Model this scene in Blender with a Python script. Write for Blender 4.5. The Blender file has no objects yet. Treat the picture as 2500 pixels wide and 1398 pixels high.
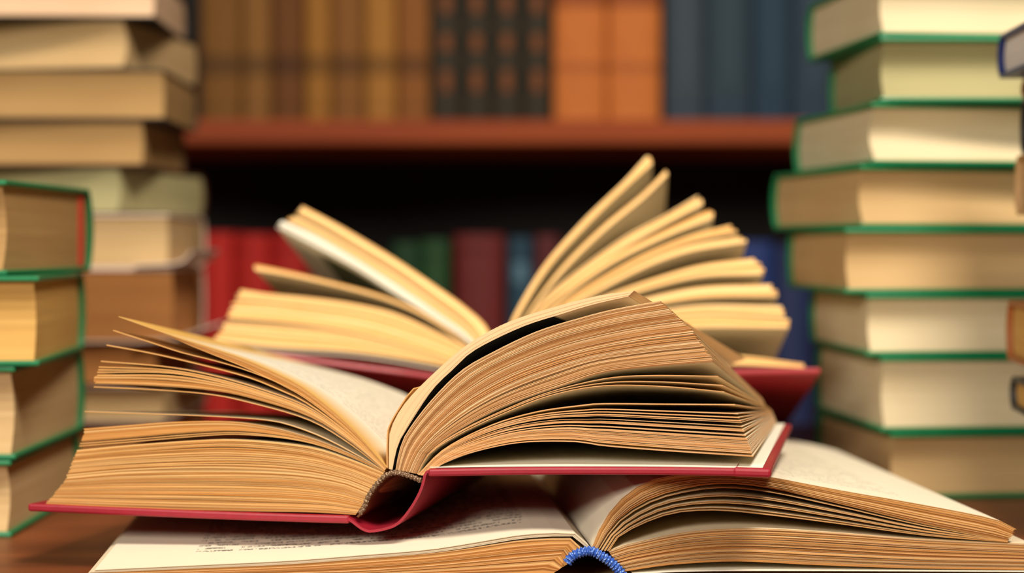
import bpy, bmesh, math, random
from mathutils import Vector, Matrix

random.seed(7)
scn = bpy.context.scene
col = scn.collection

# ------------------------------------------------------------------ camera
F_PX = 4167.0                       # focal length in pixels of a 2500 px wide frame
CAM = Vector((0.0, 0.0, 0.885))
PITCH = math.atan(99.0 / F_PX)      # slightly downward
cam_d = bpy.data.cameras.new('camera')
cam_d.sensor_width = 36.0
cam_d.lens = 36.0 * F_PX / 2500.0
cam_d.clip_start = 0.05
cam_d.dof.use_dof = True
cam_d.dof.focus_distance = 0.69
cam_d.dof.aperture_fstop = 4.4
cam = bpy.data.objects.new('camera', cam_d)
cam.location = CAM
cam.rotation_euler = (math.radians(90) - PITCH, 0, 0)
col.objects.link(cam)
scn.camera = cam

# ------------------------------------------------------------------ light
scn.view_settings.view_transform = 'Standard'
scn.view_settings.look = 'None'
scn.view_settings.gamma = 1.0
scn.view_settings.use_curve_mapping = False
scn.view_settings.exposure = 0.0
world = bpy.data.worlds.new('world')
scn.world = world
world.use_nodes = True
world.node_tree.nodes['Background'].inputs[0].default_value = (1.0, 0.9, 0.78, 1)
world.node_tree.nodes['Background'].inputs[1].default_value = 0.006

def area(name, loc, target, size, power, color):
    d = bpy.data.lights.new(name, 'AREA')
    d.shape = 'RECTANGLE'; d.size = size[0]; d.size_y = size[1]
    d.energy = power; d.color = color
    o = bpy.data.objects.new(name, d)
    o.location = loc
    o.rotation_euler = (Vector(target) - Vector(loc)).to_track_quat('-Z', 'Y').to_euler()
    col.objects.link(o)
    return o
area('window_light', (-0.70, -0.72, 1.50), (0.0, 0.8, 0.80), (0.55, 0.42), 25.0, (1.0, 0.92, 0.80))
area('overhead_fill', (0.34, 0.05, 2.0), (0.05, 0.9, 0.8), (0.4, 0.35), 27.0, (1.0, 0.89, 0.74))  # unseen fill, added to brighten the upper shelf and page tops

# ------------------------------------------------------------------ helpers
cp, sp = math.cos(PITCH), math.sin(PITCH)
def ray(px, py):
    x = (px - 1250.0) / F_PX; y = -(py - 699.0) / F_PX
    return Vector((x, cp + y * sp, -sp + y * cp))
def at_depth(px, py, depth):
    d = ray(px, py)
    return CAM + d * (depth / d.y)
def proj(p):
    v = p - CAM
    f = v.y * cp - v.z * sp; u = v.y * sp + v.z * cp
    return (1250 + F_PX * v.x / f, 699 - F_PX * u / f)
TABLE_Z = CAM.z - 0.139
def depth_on_table(py):
    d = ray(1250, py)
    return d.y * (TABLE_Z - CAM.z) / d.z

def lin(r, g, b):
    f = lambda c: (c / 255 / 12.92) if c / 255 <= 0.04045 else ((c / 255 + 0.055) / 1.055) ** 2.4
    return (f(r), f(g), f(b), 1)

def empty(name, loc, label, cat, group=None):
    o = bpy.data.objects.new(name, None)
    o.location = loc
    o.empty_display_size = 0.02
    col.objects.link(o)
    o['label'] = label; o['category'] = cat
    if group: o['group'] = group
    return o

def mesh_obj(name, verts, faces, mats, parent, mat_idx=None, uvs=None, smooth=False, bevel=0.0, label=None, world_space=True):
    """verts in world space; stored relative to the parent's base point"""
    me = bpy.data.meshes.new(name)
    off = parent.matrix_basis.translation.copy() if (parent and world_space) else Vector((0, 0, 0))
    if parent and parent.parent and world_space:
        off = off + parent.parent.matrix_basis.translation
    me.from_pydata([tuple(Vector(v) - off) for v in verts], [], faces)
    for m in (mats if isinstance(mats, (list, tuple)) else [mats]):
        me.materials.append(m)
    if mat_idx: me.polygons.foreach_set('material_index', mat_idx)
    if smooth: me.polygons.foreach_set('use_smooth', [True] * len(me.polygons))
    if uvs:
        uvl = me.uv_layers.new(name='uv')
        for l in me.loops:
            uvl.data[l.index].uv = uvs[l.vertex_index]
    me.update()
    o = bpy.data.objects.new(name, me)
    if parent: o.parent = parent
    col.objects.link(o)
    if bevel:
        b = o.modifiers.new('bevel', 'BEVEL'); b.width = bevel; b.segments = 2; b.limit_method = 'ANGLE'
    if label: o['label'] = label
    return o

def box_geo(org, ax, ay, az, x0, x1, y0, y1, z0, z1):
    v = []
    for z in (z0, z1):
        for (x, y) in ((x0, y0), (x1, y0), (x1, y1), (x0, y1)):
            v.append(org + ax * x + ay * y + az * z)
    f = [(0, 3, 2, 1), (4, 5, 6, 7), (0, 1, 5, 4), (1, 2, 6, 5), (2, 3, 7, 6), (3, 0, 4, 7)]
    if ax.cross(ay).dot(az) < 0: f = [tuple(reversed(q)) for q in f]
    return v, f

# ------------------------------------------------------------------ materials
class NT:
    def __init__(s, name):
        s.m = bpy.data.materials.new(name); s.m.use_nodes = True
        s.t = s.m.node_tree; s.b = s.t.nodes['Principled BSDF']
    def n(s, typ, **kw):
        nd = s.t.nodes.new(typ)
        for k, v in kw.items(): setattr(nd, k, v)
        return nd
    def l(s, a, b): s.t.links.new(a, b)
    def math(s, op, a, b=None, clamp=False):
        nd = s.n('ShaderNodeMath', operation=op, use_clamp=clamp)
        for i, x in enumerate((a, b)):
            if x is None: continue
            if isinstance(x, (int, float)): nd.inputs[i].default_value = x
            else: s.l(x, nd.inputs[i])
        return nd.outputs[0]
    def mix(s, fac, a, b, blend='MIX'):
        nd = s.n('ShaderNodeMix', data_type='RGBA', blend_type=blend)
        for i, x in ((0, fac), (6, a), (7, b)):
            if isinstance(x, (int, float)): nd.inputs[i].default_value = x
            elif isinstance(x, tuple): nd.inputs[i].default_value = x
            else: s.l(x, nd.inputs[i])
        return nd.outputs[2]
    def ramp(s, fac, stops):
        nd = s.n('ShaderNodeValToRGB'); e = nd.color_ramp.elements
        while len(e) < len(stops): e.new(0.5)
        for i, (p, c) in enumerate(stops): e[i].position = p; e[i].color = c
        s.l(fac, nd.inputs[0]); return nd.outputs[0]
    def noise(s, vec, scale, detail=3.0, rough=0.5):
        nd = s.n('ShaderNodeTexNoise'); nd.inputs['Scale'].default_value = scale
        nd.inputs['Detail'].default_value = detail; nd.inputs['Roughness'].default_value = rough
        if vec is not None: s.l(vec, nd.inputs['Vector'])
        return nd.outputs['Fac']
    def mapping(s, vec, scale):
        nd = s.n('ShaderNodeMapping'); nd.inputs['Scale'].default_value = scale
        s.l(vec, nd.inputs['Vector']); return nd.outputs[0]
    def bump(s, h, strength, dist):
        nd = s.n('ShaderNodeBump'); nd.inputs['Strength'].default_value = strength
        nd.inputs['Distance'].default_value = dist
        s.l(h, nd.inputs['Height']); s.l(nd.outputs[0], s.b.inputs['Normal'])

def m_simple(name, c, rough=0.6, noise_amt=0.12, scale=120.0, bump=0.0, coat=0.0):
    k = NT(name); tc = k.n('ShaderNodeTexCoord')
    nz = k.noise(tc.outputs['Object'], scale)
    dark = tuple(x * (1 - noise_amt) for x in c[:3]) + (1,); lite = tuple(min(1, x * (1 + noise_amt)) for x in c[:3]) + (1,)
    k.l(k.mix(nz, dark, lite), k.b.inputs['Base Color'])
    k.b.inputs['Roughness'].default_value = rough
    k.b.inputs['Coat Weight'].default_value = coat
    if bump:
        k.bump(nz, bump, 0.0004)
    return k.m

def m_thread(name, c0, c1, scale):
    k = NT(name); tc = k.n('ShaderNodeTexCoord')
    vo = k.n('ShaderNodeTexVoronoi'); vo.inputs['Scale'].default_value = scale
    k.l(tc.outputs['Object'], vo.inputs['Vector'])
    k.l(k.ramp(vo.outputs['Distance'], [(0.15, c1), (0.45, c0)]), k.b.inputs['Base Color'])
    k.b.inputs['Roughness'].default_value = 0.8
    k.bump(vo.outputs['Distance'], -0.6, 0.0005)
    return k.m

def m_edge(name, c0, c1, c2, rnd=True):
    """cut edges of paper: colour varies from leaf to leaf, fine fibre grain"""
    k = NT(name); g = k.n('ShaderNodeNewGeometry'); tc = k.n('ShaderNodeTexCoord')
    nz = k.noise(k.mapping(tc.outputs['Object'], (60, 60, 900)), 1.0, 2.0)
    f = k.math('ADD', k.math('MULTIPLY', g.outputs['Random Per Island'], 0.75), k.math('MULTIPLY', nz, 0.3))
    c = k.ramp(f, [(0.1, c0), (0.5, c1), (0.95, c2)])
    k.l(c, k.b.inputs['Base Color']); k.b.inputs['Roughness'].default_value = 0.85
    k.b.inputs['Specular IOR Level'].default_value = 0.15
    return k.m

def m_block(name, c0, c1):
    """closed page block: fine streaks parallel to the leaves"""
    k = NT(name); tc = k.n('ShaderNodeTexCoord')
    v = k.mapping(tc.outputs['Object'], (5, 5, 420))
    nz = k.noise(v, 1.0, 4.0, 0.7)
    big = k.noise(tc.outputs['Object'], 14.0, 1.0)
    f = k.math('ADD', k.math('MULTIPLY', nz, 0.65), k.math('MULTIPLY', big, 0.35))
    k.l(k.ramp(f, [(0.25, c0), (0.75, c1)]), k.b.inputs['Base Color'])
    k.b.inputs['Roughness'].default_value = 0.8; k.b.inputs['Specular IOR Level'].default_value = 0.2
    k.bump(nz, 0.35, 0.0006)
    return k.m

def uv_xy(k):
    tc = k.n('ShaderNodeTexCoord'); s = k.n('ShaderNodeSeparateXYZ')
    k.l(tc.outputs['UV'], s.inputs[0]); return tc, s.outputs[0], s.outputs[1]

def rect_mask(k, x, y, x0, x1, y0, y1, soft=0.0004):
    def step(v, e, up):
        a = k.math('SUBTRACT', v, e) if up else k.math('SUBTRACT', e, v)
        return k.math('DIVIDE', a, soft, clamp=True)
    a = k.math('MULTIPLY', step(x, x0, True), step(x, x1, False))
    b = k.math('MULTIPLY', step(y, y0, True), step(y, y1, False))
    return k.math('MULTIPLY', a, b)

def paper_base(k, tc, c):
    nz = k.noise(tc.outputs['Object'], 60.0, 4.0)
    return k.mix(nz, tuple(x * 0.95 for x in c[:3]) + (1,), c)

def finish_paper(k, colr, transl=0.25):
    k.l(colr, k.b.inputs['Base Color']); k.b.inputs['Roughness'].default_value = 0.75
    k.b.inputs['Specular IOR Level'].default_value = 0.2
    if transl:
        tr = k.n('ShaderNodeBsdfTranslucent'); mx = k.n('ShaderNodeMixShader')
        k.l(k.mix(1.0, colr, (1.0, 0.78, 0.45, 1), 'MULTIPLY'), tr.inputs[0]); mx.inputs[0].default_value = transl
        k.l(k.b.outputs[0], mx.inputs[1]); k.l(tr.outputs[0], mx.inputs[2])
        out = [n for n in k.t.nodes if n.type == 'OUTPUT_MATERIAL'][0]
        k.l(mx.outputs[0], out.inputs[0])
    return k.m

def m_paper(name, c, transl=0.25):
    k = NT(name); tc = k.n('ShaderNodeTexCoord')
    return finish_paper(k, paper_base(k, tc, c), transl)

def m_text(name, c, x0, x1, y0, y1, pitch=0.0042, ink=0.85, xh=0.0011, backlit=None):
    """printed page: rows of small letters; uv is in metres (x across the page from the gutter, y from the head)"""
    k = NT(name); tc, x, y = uv_xy(k)
    row = k.math('FLOOR', k.math('DIVIDE', y, pitch))
    fr = k.math('FRACT', k.math('DIVIDE', y, pitch))
    inrow = k.math('MULTIPLY', k.math('GREATER_THAN', fr, 0.3), k.math('LESS_THAN', fr, 0.78))
    cb = k.n('ShaderNodeCombineXYZ'); k.l(k.math('DIVIDE', x, xh), cb.inputs[0]); k.l(k.math('MULTIPLY', row, 7.31), cb.inputs[1])
    k.l(k.math('MULTIPLY', fr, 3.2), cb.inputs[2])
    letter = k.math('GREATER_THAN', k.noise(cb.outputs[0], 1.0, 2.0, 0.6), 0.49)
    cw = k.n('ShaderNodeCombineXYZ'); k.l(k.math('DIVIDE', x, 0.0075), cw.inputs[0]); k.l(k.math('MULTIPLY', row, 3.77), cw.inputs[1])
    word = k.math('GREATER_THAN', k.noise(cw.outputs[0], 1.0, 1.0), 0.40)
    rr = k.n('ShaderNodeTexWhiteNoise', noise_dimensions='1D'); k.l(row, rr.inputs['W'])
    short = k.math('LESS_THAN', k.math('SUBTRACT', x, k.math('MULTIPLY', k.math('GREATER_THAN', rr.outputs[0], 0.8), 0.03)), x1)
    m = rect_mask(k, x, y, x0, x1, y0, y1)
    for q in (inrow, letter, word, short): m = k.math('MULTIPLY', m, q)
    base = paper_base(k, tc, c)
    if backlit:      # golden backlight painted into the head and fore-edge margins
        a1 = k.math('SUBTRACT', 1.0, k.math('DIVIDE', y, backlit[0], clamp=True))
        a2 = k.math('DIVIDE', k.math('SUBTRACT', x, backlit[1]), 0.03, clamp=True)
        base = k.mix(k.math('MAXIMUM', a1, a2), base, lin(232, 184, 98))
    return finish_paper(k, k.mix(k.math('MULTIPLY', m, ink), base, (0.02, 0.018, 0.016, 1)), 0.12)

def m_plate(name, c, ink, x0, x1, y0, y1):
    """page with a printed picture plate and a plain margin"""
    k = NT(name); tc, x, y = uv_xy(k)
    m = rect_mask(k, x, y, x0, x1, y0, y1, 0.0015)
    nz = k.noise(tc.outputs['UV'], 70.0, 4.0)
    pic = k.mix(nz, tuple(v * 0.6 for v in ink[:3]) + (1,), ink)
    return finish_paper(k, k.mix(m, paper_base(k, tc, c), pic), 0.0)

def m_wood(name, c0, c1, axis_scale, rough=0.4):
    k = NT(name); tc = k.n('ShaderNodeTexCoord')
    v = k.mapping(tc.outputs['Object'], axis_scale)
    nz = k.noise(v, 1.0, 6.0, 0.6)
    k.l(k.ramp(nz, [(0.3, c0), (0.7, c1)]), k.b.inputs['Base Color'])
    k.b.inputs['Roughness'].default_value = rough
    k.bump(nz, 0.15, 0.0006)
    return k.m

M = {}
M['wood_table'] = m_wood('table_wood', lin(98, 46, 22), lin(140, 74, 38), (3, 40, 40))
M['wood_case'] = m_wood('bookcase_wood', lin(122, 44, 10), lin(158, 70, 20), (2, 30, 40), 0.8)
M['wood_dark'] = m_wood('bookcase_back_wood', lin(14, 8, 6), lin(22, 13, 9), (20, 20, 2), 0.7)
M['wall'] = m_simple('wall_plaster', lin(150, 128, 100), 0.9, 0.05, 30)
M['floor'] = m_wood('floor_wood', lin(90, 58, 34), lin(120, 80, 48), (3, 30, 30), 0.5)
M['paper'] = m_paper('paper_cream', lin(243, 230, 198))
M['paper_white'] = m_paper('paper_white', lin(248, 243, 226), 0.1)
M['paper_gold_backlit'] = m_paper('paper_gold_backlit', lin(236, 196, 120), 0.35)  # gold tint paints in the backlight on the raised left leaves
M['text_f'] = m_text('printed_page_red_book', lin(247, 240, 220), 0.012, 0.090, 0.026, 0.15, ink=0.3, backlit=(0.024, 0.088))
M['text_b'] = m_text('printed_page_lower_book', lin(246, 238, 214), 0.025, 0.163, 0.026, 0.215, pitch=0.0066, ink=0.8)
M['text_b2'] = m_text('printed_page_lower_book_right', lin(246, 238, 214), 0.030, 0.15, 0.020, 0.215, pitch=0.0066, ink=0.35)
M['plate_green'] = m_plate('page_with_green_plate', lin(245, 240, 222), lin(112, 122, 88), 0.02, 0.121, 0.015, 0.17)
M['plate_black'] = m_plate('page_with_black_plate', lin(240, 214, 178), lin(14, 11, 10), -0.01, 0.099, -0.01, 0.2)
M['edge_f'] = m_edge('page_edges_red_book', lin(178, 116, 56), lin(208, 153, 88), lin(230, 188, 128))
M['edge_fr'] = m_edge('page_edges_red_book_fan', lin(158, 94, 48), lin(210, 150, 88), lin(246, 214, 170))
M['edge_b'] = m_edge('page_edges_lower_book', lin(160, 100, 46), lin(194, 138, 76), lin(222, 176, 116))
M['edge_r'] = m_edge('page_edges_rear_book', lin(230, 164, 88), lin(246, 200, 132), lin(252, 222, 172))
M['block_tan'] = m_block('page_block_tan', lin(172, 138, 90), lin(206, 176, 130))
M['block_cream'] = m_block('page_block_cream', lin(196, 176, 136), lin(226, 212, 180))
M['block_gold'] = m_block('page_block_gold', lin(176, 130, 66), lin(214, 172, 100))
M['block_green'] = m_block('page_block_greenish', lin(146, 138, 96), lin(180, 172, 128))
M['block_pink'] = m_block('page_block_pinkish', lin(196, 156, 120), lin(226, 196, 164))
M['block_brown'] = m_block('page_block_brown', lin(150, 96, 50), lin(190, 130, 74))
M['block_umber'] = m_block('page_block_umber', lin(146, 112, 68), lin(180, 144, 94))
M['block_white'] = m_block('page_block_white', lin(200, 192, 188), lin(232, 226, 222))
M['green'] = m_simple('green_cloth', lin(8, 122, 74), 0.38, 0.18, 300, 0.15, 0.2)
M['red'] = m_simple('crimson_cloth', lin(150, 22, 42), 0.45, 0.15, 300, 0.12, 0.08)
M['red_r'] = m_simple('crimson_cloth_rear', lin(158, 28, 38), 0.45, 0.15, 300, 0.12, 0.1)
M['mull'] = m_simple('spine_lining_brown', lin(120, 74, 40), 0.8, 0.3, 500, 0.3)
M['thread_tan'] = m_thread('headband_thread_tan', lin(96, 68, 44), lin(206, 180, 150), 1500)
M['thread_blue'] = m_thread('headband_thread_blue', lin(30, 78, 170), lin(150, 186, 236), 1100)
M['black'] = m_simple('black_board', lin(26, 24, 24), 0.5, 0.2)
M['darkbrown'] = m_simple('dark_brown_board', lin(70, 34, 18), 0.5, 0.2)
M['navy'] = m_simple('navy_board', lin(16, 40, 104), 0.4, 0.2)
M['darkgrey'] = m_simple('dark_grey_board', lin(58, 58, 56), 0.5, 0.2)
M['orange'] = m_simple('orange_brown_board', lin(158, 92, 44), 0.5, 0.2)
M['white_card'] = m_simple('pale_card', lin(226, 206, 192), 0.5, 0.08)
M['peach'] = m_simple('peach_page_edges', lin(236, 194, 146), 0.8, 0.06, 200)
M['tan_board'] = m_simple('tan_board', lin(190, 152, 104), 0.6, 0.1)
M['red_strip'] = m_simple('red_endpaper', lin(206, 66, 48), 0.6, 0.1)

# ------------------------------------------------------------------ structure
X, Y, Z = Vector((1, 0, 0)), Vector((0, 1, 0)), Vector((0, 0, 1))
def struct(name, geo, mat):
    o = mesh_obj(name, geo[0], geo[1], mat, None); o['kind'] = 'structure'; return o
struct('floor', box_geo(Vector((0, 0, 0)), X, Y, Z, -2.5, 2.5, -1.5, 2.2, -0.05, 0.0), M['floor'])
struct('wall_back', box_geo(Vector((0, 0, 0)), X, Y, Z, -2.5, 2.5, 2.1, 2.2, 0.0, 2.6), M['wall'])

# table
tb = empty('table', (0.0, 0.80, 0.0), 'reddish brown wooden table carrying the open books and stacks', 'table')
v, f = box_geo(Vector((0, 0, 0)), X, Y, Z, -0.75, 0.75, 0.36, 1.33, TABLE_Z - 0.03, TABLE_Z)
mesh_obj('table_top', v, f, M['wood_table'], tb, bevel=0.003)
v, f = box_geo(Vector((0, 0, 0)), X, Y, Z, -0.68, 0.68, 0.43, 1.26, TABLE_Z - 0.10, TABLE_Z - 0.03)
mesh_obj('apron', v, f, M['wood_table'], tb, bevel=0.003)
for sx in (-0.68, 0.63):
    for sy in (0.43, 1.21):
        v, f = box_geo(Vector((sx, sy, 0)), X, Y, Z, 0, 0.05, 0, 0.05, 0.0, TABLE_Z - 0.03)
        mesh_obj('leg', v, f, M['wood_table'], tb, bevel=0.003)

# bookcase
CASE_Y = 1.66
SHELF_UP = at_depth(1200, 292, CASE_Y).z
SHELF_LO = CAM.z - 0.215
bc = empty('bookcase', (0.0, 1.85, 0.0), 'reddish brown wooden bookcase with filled shelves behind the table', 'bookcase')
for (nm, x0, x1, y0, y1, z0, z1, m) in (
        ('side_panel', -0.92, -0.895, CASE_Y, 2.0, 0.0, 1.75, 'wood_case'), ('side_panel', 0.895, 0.92, CASE_Y, 2.0, 0.0, 1.75, 'wood_case'),
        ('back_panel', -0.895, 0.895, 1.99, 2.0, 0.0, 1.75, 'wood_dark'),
        ('shelf', -0.895, 0.895, CASE_Y, 1.99, SHELF_UP - 0.023, SHELF_UP, 'wood_case'),
        ('shelf', -0.895, 0.895, CASE_Y, 1.99, SHELF_LO - 0.023, SHELF_LO, 'wood_case'),
        ('shelf', -0.895, 0.895, CASE_Y, 1.99, SHELF_UP + 0.36, SHELF_UP + 0.383, 'wood_case'),
        ('shelf', -0.895, 0.895, CASE_Y, 1.99, 0.30, 0.323, 'wood_case'),
        ('shelf', -0.895, 0.895, CASE_Y, 1.99, 0.05, 0.073, 'wood_case'),
        ('top_board', -0.92, 0.92, CASE_Y, 2.0, 1.75, 1.775, 'wood_case')):
    v, f = box_geo(Vector((0, 0, 0)), X, Y, Z, x0, x1, y0, y1, z0, z1)
    mesh_obj(nm, v, f, M[m], bc, bevel=0.002)

# ------------------------------------------------------------------ curves and leaves
def catmull(pts, n):
    P = [Vector(p) for p in pts]
    if len(P) == 2:
        return [P[0].lerp(P[1], i / (n - 1)) for i in range(n)]
    P = [P[0] * 2 - P[1]] + P + [P[-1] * 2 - P[-2]]
    dense = []
    for i in range(1, len(P) - 2):
        p0, p1, p2, p3 = P[i - 1], P[i], P[i + 1], P[i + 2]
        for k in range(16):
            t = k / 16
            dense.append(0.5 * ((2 * p1) + (p2 - p0) * t + (2 * p0 - 5 * p1 + 4 * p2 - p3) * t * t + (3 * p1 - p0 - 3 * p2 + p3) * t ** 3))
    dense.append(P[-2])
    acc = [0.0]
    for a, b in zip(dense, dense[1:]): acc.append(acc[-1] + (b - a).length)
    out, j = [], 0
    for i in range(n):
        s = acc[-1] * i / (n - 1)
        while j < len(acc) - 2 and acc[j + 1] < s: j += 1
        d = acc[j + 1] - acc[j]
        out.append(dense[j].lerp(dense[j + 1], 0 if d == 0 else (s - acc[j]) / d))
    return out
def arclen(c): return sum((b - a).length for a, b in zip(c, c[1:]))

class Frame:
    """a book lying open: o = point of the head plane, a = direction from head to foot, w = to the right, n = up"""
    def __init__(s, origin, yaw, tilt, length):
        s.o = origin
        s.a = Vector((math.sin(yaw) * math.cos(tilt), math.cos(yaw) * math.cos(tilt), -math.sin(tilt)))
        s.w = Vector((math.cos(yaw), -math.sin(yaw), 0))
        s.n = s.w.cross(s.a); s.L = length
    def uv(s, px, py):
        d = ray(px, py); t = (s.o - CAM).dot(s.a) / d.dot(s.a)
        p = CAM + d * t - s.o
        return Vector((p.dot(s.w), p.dot(s.n)))
    def pt(s, uv, d): return s.o + s.w * uv[0] + s.n * uv[1] + s.a * d
    def curve(s, pts, n=26): return catmull([s.uv(*p) for p in pts], n)

def add_far(fr, fn): fr.far = fn

class Leaves:
    """collects thin solid leaves; each is bounded by a lower and an upper curve at the head and at the foot"""
    def __init__(s, fr): s.fr = fr; s.v = []; s.f = []; s.mi = []; s.uvs = []
    def solid(s, lo, hi, lo2=None, hi2=None, d0=0.0, d1=None, rows=2, face_lo=0, face_hi=0, edge=1, arc0=0.0):
        fr = s.fr; d1 = fr.L if d1 is None else d1
        g = getattr(fr, 'far', None)
        lo2 = lo2 or ([g(p) for p in lo] if g else lo); hi2 = hi2 or ([g(p) for p in hi] if g else hi)
        n = len(lo); base = len(s.v)
        al = arclen(lo)
        for (c, c2) in ((lo, lo2), (hi, hi2)):
            for r in range(rows):
                q = r / (rows - 1)
                for i in range(n):
                    p = c[i].lerp(c2[i], q)
                    s.v.append(fr.pt(p, d0 + (d1 - d0) * q))
                    s.uvs.append((arc0 + al * i / (n - 1), d0 + (d1 - d0) * q))
        idx = lambda side, r, i: base + side * rows * n + r * n + i
        for r in range(rows - 1):
            for i in range(n - 1):
                s.f.append((idx(1, r, i), idx(1, r, i + 1), idx(1, r + 1, i + 1), idx(1, r + 1, i))); s.mi.append(face_hi)
                s.f.append((idx(0, r, i), idx(0, r + 1, i), idx(0, r + 1, i + 1), idx(0, r, i + 1))); s.mi.append(face_lo)
        for i in range(n - 1):
            s.f.append((idx(0, 0, i), idx(0, 0, i + 1), idx(1, 0, i + 1), idx(1, 0, i))); s.mi.append(edge)
            r = rows - 1
            s.f.append((idx(0, r, i), idx(1, r, i), idx(1, r, i + 1), idx(0, r, i + 1))); s.mi.append(edge)
        for r in range(rows - 1):
            s.f.append((idx(0, r, n - 1), idx(0, r + 1, n - 1), idx(1, r + 1, n - 1), idx(1, r, n - 1))); s.mi.append(edge)
            s.f.append((idx(0, r, 0), idx(1, r, 0), idx(1, r + 1, 0), idx(0, r + 1, 0))); s.mi.append(edge)
    def strip(s, c, th, c2=None, side=0.5, **kw):
        """leaf of constant thickness along curve c (side: share of the thickness below the curve)"""
        def off(c, d):
            out = []
            for i, p in enumerate(c):
                t = (c[min(i + 1, len(c) - 1)] - c[max(i - 1, 0)]).normalized()
                nn = Vector((-t.y, t.x))
                if c[-1].x < c[0].x: nn = -nn
                out.append(p + nn * d)
            return out
        s.solid(off(c, -th * side), off(c, th * (1 - side)), off(c2, -th * side) if c2 else None, off(c2, th * (1 - side)) if c2 else None, **kw)
    def block(s, A, B, k, tmax=9.0, fill=0.96, gaps=0.0, A2=None, B2=None, rows=2, jit=0.0004, wob=0.0, d0=0.0, tipjit=0.0, bias=None, **kw):
        """k leaves filling the space from curve A (low) to curve B (high)"""
        cuts = [0.0]
        for i in range(k): cuts.append(cuts[-1] + random.uniform(0.6, 1.4) * (random.uniform(1.8, 3.4) if random.random() < gaps else 1.0))
        cuts = [c / cuts[-1] for c in cuts]
        if bias: cuts = [bias(c) for c in cuts]
        n = len(A)
        for j in range(k):
            s0, s1 = cuts[j], cuts[j + 1]
            ph, am = random.uniform(0, 6.28), random.uniform(-wob, wob)
            def mk(P, Q, q, other):
                out = []
                for i in range(n):
                    t = i / (n - 1)
                    out.append(P[i].lerp(Q[i], min(1, max(0, q + am * math.sin(t * 3.14) * math.sin(ph + t * 4)))))
                return out
            lo = mk(A, B, s0, None); hi = mk(A, B, s1, None)
            tj = random.uniform(-tipjit, tipjit)
            def clip(lo, hi):
                out = []
                for i, (p, q) in enumerate(zip(lo, hi)):
                    g = (q - p).length
                    out.append(p.lerp(q, min(fill, tmax / g if g > 1e-9 else fill)))
                return out
            hi_c = clip(lo, hi)
            if tipjit:
                e = (lo[-1] - lo[-2]).normalized() * tj
                for c in (lo, hi_c):
                    for i in range(n): c[i] = c[i] + e * (i / (n - 1)) ** 4
            lo2 = hi2 = None
            if A2:
                lo2 = [A2[i].lerp(B2[i], s0) for i in range(n)]
                hi2 = clip(lo2, [A2[i].lerp(B2[i], s1) for i in range(n)])
            s.solid(lo, hi_c, lo2, hi2, rows=rows, d0=d0 + random.uniform(-jit, jit), **kw)
    def build(s, name, mats, parent, smooth=False, label=None, bevel=0.0):
        # normals consistent outward
        o = mesh_obj(name, s.v, s.f, mats, parent, s.mi, s.uvs, smooth, bevel, label)
        bm = bmesh.new(); bm.from_mesh(o.data)
        bmesh.ops.recalc_face_normals(bm, faces=bm.faces); bm.to_mesh(o.data); bm.free()
        return o

def tube(name, pts, rad, mat, parent, beads=0, label=None):
    """round cord through world points"""
    P = catmull([Vector(p) for p in pts], 130)
    vs, fs = [], []; ns = 10
    for i, p in enumerate(P):
        t = (P[min(i + 1, len(P) - 1)] - P[max(i - 1, 0)]).normalized()
        a = t.cross(Vector((0, 1, 0.01))).normalized(); b = t.cross(a)
        r = rad * (1 + (0.16 * math.sin(i * 0.95) if beads else 0))
        for k in range(ns):
            an = 2 * math.pi * k / ns
            vs.append(p + a * (r * math.cos(an)) + b * (r * math.sin(an)))
    for i in range(len(P) - 1):
        for k in range(ns):
            fs.append((i * ns + k, i * ns + (k + 1) % ns, (i + 1) * ns + (k + 1) % ns, (i + 1) * ns + k))
    fs.append(tuple(range(ns))); fs.append(tuple(range((len(P) - 1) * ns, len(P) * ns))[::-1])
    return mesh_obj(name, vs, fs, mat, parent, smooth=True, label=label)

# ================================================================== lower open book (on the table)
B_O = at_depth(1440, 1340, 0.69)
FB = Frame(B_O, math.radians(-5), 0.0, 0.245)
book_b = empty('open_book', (B_O.x, B_O.y + 0.12, TABLE_Z), 'large open book with blue headband lying flat on the table under the red one', 'book', 'open books')
floor_v = TABLE_Z - B_O.z            # table height in the book's own frame
N = 26
def leaf(fr, parent, pts, th, mats, name='page', n=26, far=None, label=None, **kw):
    L = Leaves(fr); c = fr.curve(pts, n); L.strip(c, th, far, **kw)
    return L.build(name, mats, parent, smooth=False, label=label)

# boards
def flatboard(fr, parent, u0, u1, v0, v1, mat, d0=-0.003, d1=None, name='cover_board', bevel=0.0008, label=None):
    v, f = box_geo(fr.o, fr.w, fr.a, fr.n, u0, u1, d0, (fr.L + 0.003) if d1 is None else d1, v0, v1)
    return mesh_obj(name, v, f, mat, parent, bevel=bevel, label=label)
uR = FB.uv(2540, 1330)[0]; uL = FB.uv(190, 1392)[0]
flatboard(FB, book_b, FB.uv(1530, 1390)[0], uR, floor_v, floor_v + 0.0030, M['tan_board'])
flatboard(FB, book_b, uL, FB.uv(1350, 1390)[0], floor_v, floor_v + 0.0030, M['tan_board'])
# right endpaper leaf just above the board
L = Leaves(FB)
L.strip(FB.curve([(1545, 1400), (1700, 1393), (2000, 1392), (2505, 1394)]), 0.0004)
L.build('endpaper', [M['paper_white'], M['paper_white']], book_b)
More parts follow.
